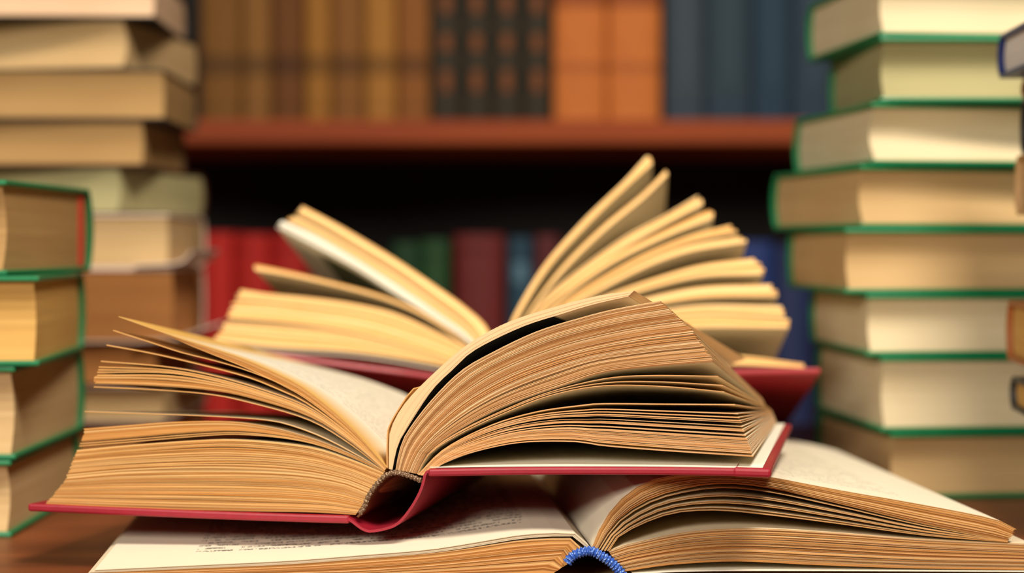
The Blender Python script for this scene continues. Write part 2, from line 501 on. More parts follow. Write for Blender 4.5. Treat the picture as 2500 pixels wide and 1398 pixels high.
# lower right block
Ab = FB.curve([(1520, 1396), (1590, 1385), (1650, 1378), (1800, 1371), (2000, 1380), (2250, 1388), (2515, 1391)])
Bb = FB.curve([(1486, 1345), (1510, 1335), (1550, 1325), (1650, 1303), (1750, 1292), (1875, 1290), (2050, 1300), (2250, 1315), (2520, 1328)])
L = Leaves(FB); L.block(Ab, Bb, 64, gaps=0.12, wob=0.02, fill=0.97, jit=0.0005, tipjit=0.0008, d0=0.0006)
L.build('page_block', [M['paper'], M['edge_b']], book_b)
# loose leaves between the blocks
A2 = FB.curve([(1486, 1345), (1510, 1310), (1575, 1275), (1650, 1251), (1750, 1245), (1875, 1256), (2050, 1278), (2250, 1305), (2460, 1323)])
B2 = FB.curve([(1458, 1342), (1500, 1278), (1550, 1238), (1625, 1204), (1750, 1181), (1875, 1191), (2050, 1230), (2250, 1278), (2462, 1319)])
sv = [0.0, 0.10, 0.30, 0.36, 0.56, 0.62, 0.86]
for i, q in enumerate(sv):
    L = Leaves(FB); c = [a.lerp(b, q) for a, b in zip(A2, B2)]
    L.strip(c, 0.0002 if i % 2 else 0.0003, d0=random.uniform(0, 0.0006))
    L.build('page', [M['paper'], M['edge_b']], book_b)
# upper right block with printed top page
B3 = FB.curve([(1446, 1336), (1465, 1290), (1500, 1236), (1550, 1192), (1610, 1167), (1700, 1157), (1800, 1158), (1875, 1164), (2050, 1197), (2250, 1232), (2425, 1267), (2480, 1292)])
L = Leaves(FB); L.block(B2, B3, 24, gaps=0.1, wob=0.02, jit=0.0004, tipjit=0.0006)
L.build('page_block', [M['paper'], M['edge_b']], book_b)
L = Leaves(FB); L.strip(B3, 0.00025, side=0.0, d0=-0.0002, arc0=0.0); L.build('page', [M['text_b2'], M['edge_b']], book_b, label='printed top page of the right half')
# left half
Al = FB.curve([(1350, 1400), (1250, 1408), (1000, 1412), (700, 1420), (230, 1425)])
Bl = FB.curve([(1432, 1336), (1424, 1318), (1400, 1309), (1350, 1309), (1269, 1315), (1155, 1334), (1042, 1350), (871, 1364), (700, 1377), (450, 1388), (215, 1398)])
Am = FB.curve([(1384, 1378), (1392, 1360), (1380, 1352), (1300, 1358), (1155, 1372), (1042, 1382), (871, 1394), (700, 1400), (450, 1408), (215, 1412)])
L = Leaves(FB); L.block(Al, Am, 12, gaps=0.15, wob=0.01, d0=0.0006)
L.block(Am, [p.lerp(q, 0.86 + 0.14 * min(1, i / 11)) for i, (p, q) in enumerate(zip(Am, Bl))], 11, gaps=0.2, wob=0.01, d0=0.0004)
L.build('page_block', [M['paper'], M['edge_b']], book_b)
Bt = FB.curve([(1437, 1332), (1427, 1313), (1400, 1302), (1350, 1301), (1269, 1306), (1155, 1325), (1042, 1342), (871, 1356), (700, 1369), (450, 1381), (232, 1391)])
L = Leaves(FB); L.block(Bl, Bt, 3, gaps=0.0, d0=0.0); L.build('page_block', [M['paper'], M['paper']], book_b)
L = Leaves(FB); L.strip(Bt, 0.00025, side=0.0, d0=-0.0003, d1=FB.L + 0.0); L.build('page', [M['text_b'], M['paper']], book_b, label='printed top page of the left half')
# spine back, lining, headband
sp_c = FB.curve([(1350, 1420), (1390, 1425), (1450, 1430), (1500, 1425), (1535, 1415)], 16)
L = Leaves(FB); L.strip(sp_c, 0.0016, d0=-0.003, d1=FB.L + 0.003); L.build('spine', [M['tan_board'], M['tan_board']], book_b)
hb = [(1384, 1372), (1394, 1359), (1410, 1349), (1440, 1343), (1465, 1354), (1490, 1370), (1508, 1388), (1520, 1404)]
tube('headband', [FB.pt(FB.uv(*p), -0.0012) for p in hb], 0.0019, M['thread_blue'], book_b, beads=1, label='blue woven headband')
L = Leaves(FB); L.strip(FB.curve([(1392, 1372), (1410, 1354), (1440, 1349), (1465, 1360), (1505, 1395)], 16), 0.0008, d0=0.0006); L.build('spine_lining', [M['mull'], M['mull']], book_b)

# ================================================================== front open book (red covers)
F_O = at_depth(990, 1150, 0.70)
FF = Frame(F_O, math.radians(12), 0.0, 0.168)
book_f = empty('open_book', (F_O.x + 0.017, F_O.y + 0.08, at_depth(900, 1298, 0.70).z), 'open book with crimson covers and fanned pages resting on the lower open book', 'book', 'open books')
# covers
FF.far = lambda p: Vector((p.x, p.y - 0.008))
L = Leaves(FF); L.strip(FF.curve([(856, 1266), (600, 1258), (300, 1246), (74, 1236)], 12), 0.0033, d0=-0.0025, d1=FF.L + 0.003)
L.build('cover_board', [M['red'], M['red']], book_f, bevel=0.0009)
FF.far = None
L = Leaves(FF); L.strip(FF.curve([(1048, 1152), (1300, 1148), (1600, 1148), (1760, 1150), (1882, 1153)], 12), 0.0031, d0=-0.0025, d1=FF.L + 0.003)
L.build('cover_board', [M['red'], M['red']], book_f, bevel=0.0009)
# turned-in corner of the cloth
L = Leaves(FF); L.strip(FF.curve([(1790, 1150), (1815, 1151), (1850, 1152), (1884, 1153)], 8), 0.0037, d0=-0.0029, d1=0.012)
L.build('corner_fold', [M['red'], M['red']], book_f, bevel=0.0012)
L = Leaves(FF); L.strip(FF.curve([(842, 1258), (860, 1268), (884, 1286), (899, 1293), (912, 1294), (945, 1288), (975, 1275), (1005, 1240), (1028, 1200), (1038, 1170), (1042, 1152), (1055, 1148)], 30), 0.0011, d0=-0.0022, d1=FF.L + 0.003)
L.build('spine', [M['red'], M['red']], book_f, smooth=False)
L = Leaves(FF); L.strip(FF.curve([(1050, 1140), (1300, 1137), (1600, 1137), (1862, 1141)], 12), 0.0003, d0=-0.0004, d1=FF.L + 0.001)
L.build('endpaper', [M['paper_white'], M['paper_white']], book_f, label='white endpaper inside the right cover')
# spine lining (brown) and woven headband
spn = [(872, 1262), (890, 1240), (902, 1210), (922, 1182), (946, 1160), (973, 1156), (1007, 1166), (1030, 1176)]
L = Leaves(FF); L.strip(FF.curve(spn, 24), 0.0009, d0=0.0004); L.build('spine_lining', [M['mull'], M['mull']], book_f)
tube('headband', [FF.pt(FF.uv(*p), -0.0008) for p in [(880, 1252), (890, 1238), (902, 1209), (922, 1180), (946, 1158), (973, 1153), (1007, 1163), (1028, 1172)]], 0.00105, M['thread_tan'], book_f, beads=1, label='tan woven headband')
# left half: main block; towards the foot the leaves sink and lie closer together
vb = FF.uv(500, 1250)[1]
FF.far = lambda p: Vector((p.x, p.y - 0.008 - 0.20 * max(0.0, p.y - vb)))
A = FF.curve([(868, 1256), (760, 1250), (600, 1247), (300, 1239), (112, 1229)])
Bm = FF.curve([(938, 1153), (900, 1138), (871, 1126), (785, 1096), (700, 1081), (581, 1071), (483, 1073), (325, 1085), (188, 1098)])
# concave fore-edge: leaves in the middle end further in
L = Leaves(FF)
K = 62
Cm = FF.curve([(905, 1206), (830, 1178), (700, 1160), (500, 1156), (300, 1160), (160, 1172)])
L.block(A, Cm, 58, gaps=0.06, wob=0.015, fill=0.985, jit=0.00025, tipjit=0.0004)
L.block(Cm, Bm, 50, gaps=0.05, wob=0.02, fill=0.985, jit=0.00025, tipjit=0.0004)
L.build('page_block', [M['paper'], M['edge_f']], book_f)
# group 2 above the dark slit
A2 = FF.curve([(938, 1153), (871, 1121), (785, 1089), (700, 1071), (581, 1062), (483, 1067), (325, 1081), (192, 1092)])
B2 = FF.curve([(939, 1151), (871, 1114), (785, 1077), (700, 1051), (640, 1038), (561, 1028), (443, 1028), (325, 1036), (207, 1045)])
L = Leaves(FF); L.block([p.lerp(q, 0.3) for p, q in zip(A2, B2)], B2, 10, gaps=0.15, wob=0.02, tipjit=0.0006); L.build('page_block', [M['paper'], M['edge_f']], book_f)
for q in (0.08, 0.2):
    L = Leaves(FF); L.strip([p.lerp(r, q) for p, r in zip(A2, B2)], 0.0004); L.build('page', [M['paper'], M['edge_f']], book_f)
leaf(FF, book_f, [(939, 1150), (871, 1110), (785, 1066), (700, 1035), (640, 1024), (542, 1017), (404, 1011), (206, 1004)], 0.0003, [M['paper'], M['edge_f']])
# group 3: upper fan
P3 = [[(939, 1148), (850, 1080), (750, 1023), (601, 980), (503, 961), (365, 950), (229, 944)],
      [(940, 1147), (850, 1073), (750, 1012), (601, 965), (503, 948), (365, 938), (231, 934)]]
c0, c1 = FF.curve(P3[0]), FF.curve(P3[1])
L = Leaves(FF); L.strip(c0, 0.0004); L.build('page', [M['paper'], M['edge_f']], book_f)
L = Leaves(FF); L.block([a.lerp(b, 0.75) for a, b in zip(c0, c1)], c1, 2); L.build('page', [M['paper'], M['edge_f']], book_f)
c2 = FF.curve([(940, 1146), (850, 1068), (750, 1003), (640, 962), (522, 930), (404, 911), (236, 912)])
c3 = FF.curve([(941, 1145), (850, 1060), (750, 992), (640, 950), (522, 916), (404, 894), (246, 880)])
L = Leaves(FF); L.block(c1, c2, 7, gaps=0.3, tmax=0.0006, tipjit=0.001); L.build('page_block', [M['paper'], M['edge_f']], book_f)
for q in (0.12, 0.3, 0.52, 0.96):
    L = Leaves(FF); L.strip([a.lerp(b, q) for a, b in zip(c2, c3)], 0.0005, d0=random.uniform(0, 0.0005)); L.build('page', [M['paper'], M['edge_f']], book_f)
c4 = FF.curve([(942, 1144), (850, 1057), (750, 984), (680, 950), (601, 919), (483, 888), (365, 861), (260, 842)])
c5 = FF.curve([(943, 1142), (850, 1049), (750, 970), (680, 934), (601, 903), (520, 879), (443, 860), (360, 833), (276, 806)])
c6 = FF.curve([(944, 1140), (850, 1036), (750, 953), (680, 914), (601, 879), (522, 852), (443, 827), (365, 800), (290, 773)])
for c, th in ((c4, 0.0005), (c5, 0.0004)):
    L = Leaves(FF); L.strip(c, th); L.build('page', [M['paper_gold_backlit'], M['edge_f']], book_f)
# short leaves of the topmost signature, only near the fold
def part_curve(c, t): return catmull(c[:max(4, int(len(c) * t))], len(c))
L = Leaves(FF)
cl = [c6[i].lerp(c4[i], 0.92 * max(0.0, 1 - (i / (len(c4) - 1) / 0.86) ** 1.6)) for i in range(len(c4))]
L.block(part_curve(cl, 0.88), part_curve(c6, 0.88), 6, fill=0.99, jit=0.0005); L.build('page_block', [M['paper_gold_backlit'], M['edge_f']], book_f)
L = Leaves(FF); L.strip(c6, 0.0003, side=0.0, d0=-0.0004); L.build('page', [M['text_f'], M['paper_gold_backlit']], book_f, label='printed top page of the left half')

FF.far = None
# right half: far ends pressed down flat on the cover
bv = FF.uv(1500, 1134)[1]
def far_of(c, lift, sag=0.004):
    n = len(c); ln = arclen(c); r = c[0]
    tip = Vector((r.x + math.sqrt(max(0, ln ** 2 - 0.0004)) * 0.985, bv + lift))
    out = []
    for i in range(n):
        t = i / (n - 1)
        p = r.lerp(tip, t); p.y += sag * math.sin(math.pi * t)
        out.append(p)
    return out
D_top = FF.curve([(966, 1146), (975, 1100), (993, 1056), (1049, 981), (1123, 906), (1198, 861), (1309, 808), (1421, 773), (1500, 753), (1610, 733)], 30)
D_mid = FF.curve([(990, 1150), (1015, 1095), (1070, 1030), (1150, 965), (1260, 905), (1400, 857), (1550, 825), (1690, 806)], 30)
D_bot = FF.curve([(1016, 1156), (1028, 1130), (1049, 1100), (1123, 1048), (1235, 990), (1384, 938), (1474, 909), (1586, 895), (1742, 882)], 30)
fT, fM, fB = far_of(D_top, 0.017, 0.008), far_of(D_mid, 0.013, 0.007), far_of(D_bot, 0.009, 0.005)
L = Leaves(FF)
L.block(D_bot, D_mid, 58, tmax=0.00026, fill=0.9, gaps=0.16, A2=fB, B2=fM, rows=7, wob=0.012, tipjit=0.0006, jit=0.0003)
L.block(D_mid, D_top, 78, tmax=0.00026, fill=0.95, gaps=0.08, A2=fM, B2=fT, rows=7, wob=0.012, tipjit=0.0005, jit=0.0003)
L.build('page_block', [M['paper'], M['edge_fr']], book_f)
# separated signature arching above, with a black picture plate on its underside
C_in = FF.curve([(957, 1146), (966, 1100), (980, 1064), (1049, 957), (1105, 900), (1160, 852), (1272, 797), (1370, 765), (1450, 741), (1535, 722)], 30)
C_out = FF.curve([(949, 1144), (950, 1080), (956, 1040), (993, 978), (1067, 903), (1142, 840), (1235, 788), (1346, 751), (1458, 722), (1548, 709)], 30)
L = Leaves(FF); L.block(C_in, C_out, 5, fill=0.995, A2=far_of(C_in, 0.030, 0.014), B2=far_of(C_out, 0.032, 0.015), rows=7, jit=0.0001)
L.build('page_block', [M['paper'], M['peach']], book_f, label='pale separated signature arching over the right half')
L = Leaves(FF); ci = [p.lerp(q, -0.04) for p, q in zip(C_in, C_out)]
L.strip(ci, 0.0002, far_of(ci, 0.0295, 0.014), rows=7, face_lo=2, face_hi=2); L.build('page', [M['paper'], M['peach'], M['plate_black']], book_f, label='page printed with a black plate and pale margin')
C_o2 = FF.curve([(945, 1142), (945, 1080), (951, 1038), (989, 974), (1010, 948)], 20)
L = Leaves(FF); L.strip(C_o2, 0.0005, [p.lerp(q, 0.6) for p, q in zip(C_o2, far_of(C_o2, 0.03, 0.004))], rows=5); L.build('page', [M['paper_gold_backlit'], M['edge_f']], book_f)
# three single leaves
for (pts, lift) in (([(1018, 1156), (1049, 1103), (1123, 1052), (1235, 998), (1346, 955), (1474, 924), (1586, 916), (1753, 918)], 0.0085),
                    ([(1018, 1156), (1049, 1104), (1123, 1054), (1235, 1001), (1346, 959), (1474, 934), (1600, 931), (1765, 940)], 0.008),
                    ([(1019, 1157), (1049, 1106), (1123, 1058), (1235, 1006), (1346, 964), (1474, 941), (1623, 943), (1768, 956)], 0.0075)):
    c = FF.curve(pts, 30); L = Leaves(FF); L.strip(c, 0.0003, far_of(c, lift, 0.004), rows=7); L.build('page', [M['paper'], M['edge_fr']], book_f)
# lower loose leaves
E_top = FF.curve([(1021, 1158), (1086, 1095), (1198, 1038), (1309, 1005), (1421, 989), (1474, 985), (1623, 986), (1794, 987)], 30)
E_bot = FF.curve([(1035, 1160), (1086, 1128), (1160, 1101), (1272, 1079), (1402, 1077), (1474, 1087), (1623, 1099), (1839, 1113)], 30)
fE, fe = far_of(E_top, 0.007, 0.003), far_of(E_bot, 0.0012, 0.001)
for q in (0.0, 0.07, 0.12, 0.17, 0.20, 0.27, 0.33, 0.36, 0.45, 0.53, 0.56, 0.60, 0.63, 0.65, 0.68, 0.70, 0.73, 0.755, 0.78, 0.81, 0.86, 0.90, 1.0):
    w = 1.0 - q
    # the tips of the lower leaves fall together
    def lerp_tip(P, Q, near):
        out = []
        for i, (p, r) in enumerate(zip(P, Q)):
            t = i / (len(P) - 1)
            qq = q ** (1 - 0.35 * t) if near else q
            out.append(p.lerp(r, qq))
        return out
    c = lerp_tip(E_top, E_bot, True)
    L = Leaves(FF); L.strip(c, random.choice((0.00022, 0.00032, 0.00045)), lerp_tip(fE, fe, False), rows=7, d0=random.uniform(-0.0003, 0.0005))
    L.build('page', [M['paper'], M['edge_fr']], book_f)

# ================================================================== rear open book, head end propped up
R_O = at_depth(1225, 930, 0.915)
FR = Frame(R_O, math.radians(4), math.radians(14), 0.19)
book_r = empty('open_book', (R_O.x, R_O.y + 0.09, TABLE_Z + 0.002), 'open book with red covers and wide fanned gold pages tilted behind the front one', 'book', 'open books')
L = Leaves(FR); L.strip(FR.curve([(1190, 944), (1052, 919), (863, 894), (633, 864), (492, 848)], 12), 0.0030, d0=-0.0025, d1=FR.L + 0.003); L.build('cover_board', [M['red_r'], M['red_r']], book_r, bevel=0.0008)
L = Leaves(FR); L.strip(FR.curve([(1262, 940), (1500, 922), (1804, 909), (2002, 906)], 12), 0.0030, d0=-0.0025, d1=FR.L + 0.003); L.build('cover_board', [M['red_r'], M['red_r']], book_r, bevel=0.0008)
L = Leaves(FR); L.strip(FR.curve([(1188, 942), (1200, 958), (1226, 965), (1252, 958), (1264, 940)], 12), 0.0015, d0=-0.0025, d1=FR.L + 0.003); L.build('spine', [M['red_r'], M['red_r']], book_r)
def rblock(a, b, k, mats=None, name='page_block', **kw):
    L = Leaves(FR); L.block(FR.curve(a), FR.curve(b), k, gaps=0.12, wob=0.02, tipjit=0.0012, jit=0.0006, **kw)
    return L.build(name, mats or [M['paper'], M['edge_r']], book_r)
leaf(FR, book_r, [(1195, 925), (1069, 900), (863, 868), (657, 856), (522, 836)], 0.0005, [M['paper_white'], M['paper_white']], name='endpaper')
rblock([(1196, 920), (1069, 889), (863, 858), (657, 846), (525, 830)], [(1197, 915), (1069, 868), (863, 815), (700, 795), (552, 785)], 12)
rblock([(1197, 915), (1069, 866), (863, 812), (700, 788), (556, 776)], [(1198, 910), (1120, 852), (966, 790), (863, 765), (760, 752), (657, 740), (572, 735)], 10)
rblock([(1198, 910), (1120, 851), (966, 788), (863, 763), (760, 749), (657, 737), (576, 730)], [(1199, 905), (1138, 848), (1069, 811), (966, 764), (863, 740), (760, 726), (657, 716), (590, 706)], 8)
rblock([(1199, 902), (1121, 830), (1035, 772), (932, 728), (795, 692), (692, 670), (626, 660)], [(1199, 900), (1121, 823), (1035, 764), (932, 720), (795, 683), (692, 659), (620, 645)], 3)
pl = FR.curve([(1200, 890), (1138, 829), (1069, 781), (966, 716), (863, 650), (760, 596), (675, 553)])
L = Leaves(FR); L.strip(pl, 0.0004, face_lo=2); L.build('page', [M['paper_white'], M['paper_white'], M['plate_green']], book_r, label='white page with a greenish picture on its underside')
rblock([(1200, 889), (1138, 828), (1069, 780), (966, 714), (863, 648), (760, 593), (677, 550)], [(1201, 886), (1138, 815), (1069, 764), (966, 693), (863, 628), (770, 574), (692, 540)], 3, [M['paper_white'], M['paper_white']])
rblock([(1201, 886), (1138, 814), (1069, 762), (966, 691), (863, 626), (770, 571), (700, 538)], [(1202, 880), (1138, 795), (1069, 742), (966, 668), (863, 606), (780, 557), (718, 527)], 7, [M['paper'], M['edge_r']])
rblock([(1202, 880), (1138, 790), (1069, 737), (966, 662), (863, 599), (780, 549), (724, 522)], [(1206, 862), (1190, 800), (1138, 750), (1069, 700), (966, 631), (863, 569), (800, 534), (742, 504)], 8)
# right half of the rear book, bottom to top
R_ = [
 ([(1255, 925), (1500, 900), (1765, 890), (1960, 897)], [(1254, 922), (1500, 880), (1765, 866), (1958, 887)], 4),
 ([(1250, 905), (1400, 840), (1668, 802), (1926, 800)], [(1249, 903), (1400, 828), (1668, 772), (1925, 779)], 4),
 ([(1249, 902), (1400, 825), (1668, 768), (1918, 772)], [(1248, 900), (1400, 812), (1668, 748), (1909, 746)], 5),
 ([(1247, 898), (1400, 800), (1668, 732), (1901, 722)], [(1246, 896), (1400, 785), (1668, 706), (1880, 693)], 6),
 ([(1245, 893), (1400, 772), (1668, 682), (1868, 668)], [(1244, 891), (1400, 757), (1668, 657), (1842, 629)], 6),
 ([(1243, 886), (1330, 792), (1522, 678), (1668, 618), (1818, 592)], [(1242, 884), (1330, 784), (1522, 666), (1668, 602), (1815, 576)], 2),
 ([(1242, 884), (1330, 782), (1522, 662), (1668, 596), (1800, 566)], [(1241, 880), (1330, 770), (1522, 646), (1668, 580), (1780, 550)], 4),
 ([(1240, 876), (1320, 772), (1473, 655), (1619, 580), (1744, 530)], [(1239, 874), (1320, 762), (1473, 640), (1619, 564), (1737, 510)], 3),
 ([(1238, 872), (1318, 758), (1400, 690), (1522, 606), (1619, 550), (1712, 500)], [(1237, 868), (1318, 742), (1400, 668), (1522, 580), (1619, 528), (1705, 477)], 5),
 ([(1234, 862), (1303, 752), (1376, 660), (1473, 565), (1571, 484), (1632, 424)], [(1233, 858), (1300, 746), (1376, 646), (1473, 550), (1571, 470), (1628, 412)], 2),
 ([(1230, 852), (1264, 775), (1340, 652), (1440, 542), (1530, 455), (1596, 396)], [(1228, 848), (1254, 770), (1327, 648), (1425, 536), (1522, 443), (1580, 379)], 5),
]
for a, b, k in R_: rblock(a, b, k)

# ================================================================== closed books
def solve_dir(C, W, xe):
    """angle (from +Y towards +X) of the depth edge of a book so that its far end shows at image column xe"""
    lo, hi = math.radians(-75), math.radians(75)
    for _ in range(50):
        mid = (lo + hi) / 2
        p = C + Vector((math.sin(mid), math.cos(mid), 0)) * W
        if proj(p)[0] < xe: lo = mid
        else: hi = mid
    return (lo + hi) / 2

def closed_book(label, C, zb, zt, W, Lh, ang, side, cover, block, group, board=0.0026, over=0.003, concave=0.006, spine=True, extra=None, cat='book'):
    """C: near corner (fore-edge / head) at the bottom; W from fore-edge to spine along ang; Lh towards side"""
    du = Vector((math.sin(ang), math.cos(ang), 0)); dv = Vector((math.cos(ang), -math.sin(ang), 0)) * side
    org = Vector((C.x, C.y, zb)); T = zt - zb - 0.0003
    root = empty('closed_book', org + du * (W / 2) + dv * (Lh / 2), label, cat, group)
    sW = W - 0.004
    for (z0, z1) in ((0, board), (T - board, T)):
        v, f = box_geo(org, du, dv, Z, 0, sW, 0, Lh, z0, z1)
        mesh_obj('cover_board', v, f, cover, root, bevel=min(board * 0.4, 0.0009))
    # page block: hollow fore-edge, rounded back
    prof = []; n = 9
    z0, z1 = board, T - board
    for i in range(n):
        t = i / (n - 1); prof.append((over + concave * math.sin(math.pi * t), z0 + (z1 - z0) * t))
    for i in range(n):
        t = 1 - i / (n - 1); prof.append((sW - 0.001 + 0.004 * math.sin(math.pi * t), z0 + (z1 - z0) * t))
    vs = []
    for vv in (over, Lh - over):
        for (u, z) in prof: vs.append(org + du * u + dv * vv + Z * z)
    m = len(prof); fs = [(i, (i + 1) % m, m + (i + 1) % m, m + i) for i in range(m)]
    for b in (0, m):
        for i in range(n - 1):
            fs.append((b + i, b + i + 1, b + 2 * n - 2 - i, b + 2 * n - 1 - i))
    o = mesh_obj('page_block', vs, fs, block, root)
    bm = bmesh.new(); bm.from_mesh(o.data); bmesh.ops.recalc_face_normals(bm, faces=bm.faces); bm.to_mesh(o.data); bm.free()
    if spine:
        prof = []
        for i in range(n):
            t = i / (n - 1); prof.append((sW - 0.001 + 0.0075 * math.sin(math.pi * t) ** 0.7, T * t))
        for i in range(n):
            t = 1 - i / (n - 1); prof.append((sW - 0.001 + 0.0052 * math.sin(math.pi * t) ** 0.7 - 0.0005, board * 0.4 + (T - 0.8 * board) * t))
        vs = []
        for vv in (0, Lh):
            for (u, z) in prof: vs.append(org + du * u + dv * vv + Z * z)
        fs = [(i, (i + 1) % m, m + (i + 1) % m, m + i) for i in range(m)]
        for b in (0, m):
            for i in range(n - 1): fs.append((b + i, b + i + 1, b + 2 * n - 2 - i, b + 2 * n - 1 - i))
        o = mesh_obj('spine', vs, fs, cover, root)
        bm = bmesh.new(); bm.from_mesh(o.data); bmesh.ops.recalc_face_normals(bm, faces=bm.faces); bm.to_mesh(o.data); bm.free()
    if extra: extra(root, org, du, dv, T, W)
    return root

def stack(rows, depth0, side, W, Lh, **common):
    """rows: (label, corner column, far-end column, bottom row, top row, cover, block, options)"""
    prev = None
    for (label, xc, xe, yb, yt, cover, block, opt) in rows:
        D = depth0
        zb = prev if prev is not None else TABLE_Z
        zt = at_depth(xc, yt, D).z
        C = at_depth(xc, yb, D)
        o = dict(common); o.update(opt or {})
        w = o.pop('W', W); lh = o.pop('Lh', Lh)
        closed_book(label, C, zb, zt, w, lh, solve_dir(C, w, xe), side, M[cover], M[block], board=o.pop('board', 0.0026), **o)
        prev = zt

# left near stack, green covers
def red_strip(root, org, du, dv, T, W):
    v, f = box_geo(org, du, dv, Z, W - 0.016, W - 0.008, 0.0022, 0.02, 0.003, T - 0.003)
    mesh_obj('endpaper_strip', v, f, M['red_strip'], root, label='red endpaper strip beside the spine')
D_left = depth_on_table(1312)
stack([('green hardback at the foot of the left stack on the table', 28, 196, 1312, 1122, 'green', 'block_tan', None),
       ('green hardback second from the table in the left stack', 38, 206, 1122, 893, 'green', 'block_tan', None),
       ('green hardback second from the top of the left stack, yellow fore-edge showing', 96, 208, 893, 672, 'green', 'block_gold', None),
       ('topmost green hardback of the left stack with a red strip by its spine', 16, 226, 672, 437, 'green', 'block_umber', {'extra': red_strip})],
      D_left, -1, 0.135, 0.2, group='green hardbacks in the left stack')

# right stack, green covers
D_right = depth_on_table(1220)
stack([('green hardback at the foot of the right stack behind the lower open page', 2175, 1992, 1220, 1055, 'green', 'block_tan', None),
       ('green hardback second from the table in the right stack', 2150, 1990, 1055, 869, 'green', 'block_cream', None),
       ('green hardback third from the table in the right stack, pale lower fore-edge', 2115, 1976, 869, 716, 'green', 'block_cream', None),
       ('green hardback fourth from the table in the right stack', 2062, 1922, 716, 556, 'green', 'block_tan', None),
       ('green hardback in the right stack sticking out furthest to the left', 2100, 1884, 556, 401, 'green', 'block_tan', None),
       ('green hardback third from the top of the right stack', 2128, 1938, 401, 248, 'green', 'block_cream', {'concave': 0.009}),
       ('green hardback second from the top of the right stack with dark spine showing', 2148, 2024, 248, 88, 'green', 'block_green', {'concave': 0.008}),
       ('green hardback on top of the right stack cut off by the upper frame', 2148, 1970, 88, -70, 'green', 'block_cream', None)],
      D_right, 1, 0.135, 0.2, group='green hardbacks in the right stack')

# stack behind on the left: soft brown books
def flap(px_pts, depth):
    def fn(root, org, du, dv, T, W):
        L = [at_depth(x, y, depth) for x, y in px_pts]
        c = catmull(L, 12); vs, fs = [], []
        for p in c:
            for (k, h) in ((0, 0), (0.10, 0), (0.10, 0.0012), (0, 0.0012)): vs.append(p + Y * k + Z * h)
        for i in range(len(c) - 1):
            for k in range(4): fs.append((i * 4 + k, i * 4 + (k + 1) % 4, (i + 1) * 4 + (k + 1) % 4, (i + 1) * 4 + k))
        fs.append((3, 2, 1, 0)); b = (len(c) - 1) * 4; fs.append((b, b + 1, b + 2, b + 3))
        mesh_obj('cover_flap', vs, fs, M['white_card'], root, label='pale curled cover edge')
    return fn
D_tan = 1.10
yb = CAM.z - TABLE_Z
base_row = proj(Vector((0, D_tan, TABLE_Z)))[1]
thin = {'board': 0.0014, 'over': 0.0012, 'concave': 0.004}
stack([('brown paperback at the foot of the rear left stack', 330, 500, base_row, 1032, 'darkbrown', 'block_brown', thin),
       ('tan paperback with pale cover second from the table in the rear left stack', 400, 505, 1032, 942, 'white_card', 'block_tan', thin),
       ('dark brown hardback third from the table in the rear left stack', 380, 480, 942, 836, 'darkbrown', 'block_brown', thin),
       ('thick orange brown paperback with curled pale cover in the rear left stack', 424, 500, 836, 655, 'white_card', 'block_brown', dict(thin, extra=flap([(330, 836), (430, 828), (490, 806), (540, 790)], D_tan - 0.004))),
       ('tan paperback with crumpled pinkish cover in the middle of the rear left stack', 412, 502, 655, 522, 'white_card', 'block_tan', dict(thin, extra=flap([(330, 650), (400, 647), (445, 640), (468, 615)], D_tan - 0.004))),
       ('wide greenish edged book fifth from the top of the rear left stack', 290, 502, 522, 405, 'darkbrown', 'block_green', thin),
       ('gold edged book fourth from the top of the rear left stack', 350, 452, 405, 292, 'darkbrown', 'block_umber', thin),
       ('tan book third from the top of the rear left stack', 402, 482, 292, 168, 'black', 'block_umber', thin),
       ('pale edged book second from the top of the rear left stack', 302, 486, 168, 44, 'black', 'block_tan', dict(thin, concave=0.007)),
       ('topmost pale book of the rear left stack cut off by the frame', 378, 456, 44, -70, 'black', 'block_pink', thin)],
      D_tan, -1, 0.135, 0.21, group='brown books in the rear left stack')

# stack at the right border
D_rr = 0.775
base_row = proj(Vector((0, D_rr, TABLE_Z)))[1]
stack([('brown hardback at the foot of the stack on the right border', 2620, 2545, base_row, 1175, 'darkbrown', 'block_tan', None),
       ('dark hardback second from the table in the right border stack', 2610, 2540, 1175, 1048, 'black', 'block_tan', None),
       ('dark grey hardback jutting from the stack on the right border', 2560, 2466, 1048, 955, 'darkgrey', 'block_gold', None),
       ('thin tan booklet above the dark grey hardback at the right border', 2590, 2512, 955, 914, 'tan_board', 'block_tan', {'board': 0.001}),
       ('orange brown hardback jutting from the stack on the right border', 2550, 2457, 914, 748, 'orange', 'block_gold', None),
       ('dark hardback above the orange brown one at the right border', 2610, 2525, 748, 625, 'darkbrown', 'block_tan', None),
       ('black hardback in the middle of the right border stack', 2600, 2512, 625, 515, 'black', 'block_tan', None),
       ('tan softcover book with rounded end in the right border stack', 2570, 2478, 515, 352, 'tan_board', 'block_tan', {'board': 0.0014}),
       ('black hardback third from the top of the right border stack', 2580, 2491, 352, 195, 'black', 'block_tan', None),
       ('thin brown book just under the blue one at the right border', 2590, 2494, 195, 142, 'orange', 'block_tan', {'board': 0.0014}),
       ('navy blue hardback with white pages on top of the right border stack', 2560, 2436, 142, 18, 'navy', 'block_white', None)],
      D_rr, 1, 0.10, 0.16, group='mixed books in the right border stack')

# closed book propping the rear open book
pz = (R_O - CAM).z
closed_book('dark closed book propping up the tilted rear open book', Vector((-0.13, 0.965, 0)), TABLE_Z, TABLE_Z + 0.033, 0.05, 0.26, math.radians(0), 1, M['black'], M['block_brown'], None, board=0.002)

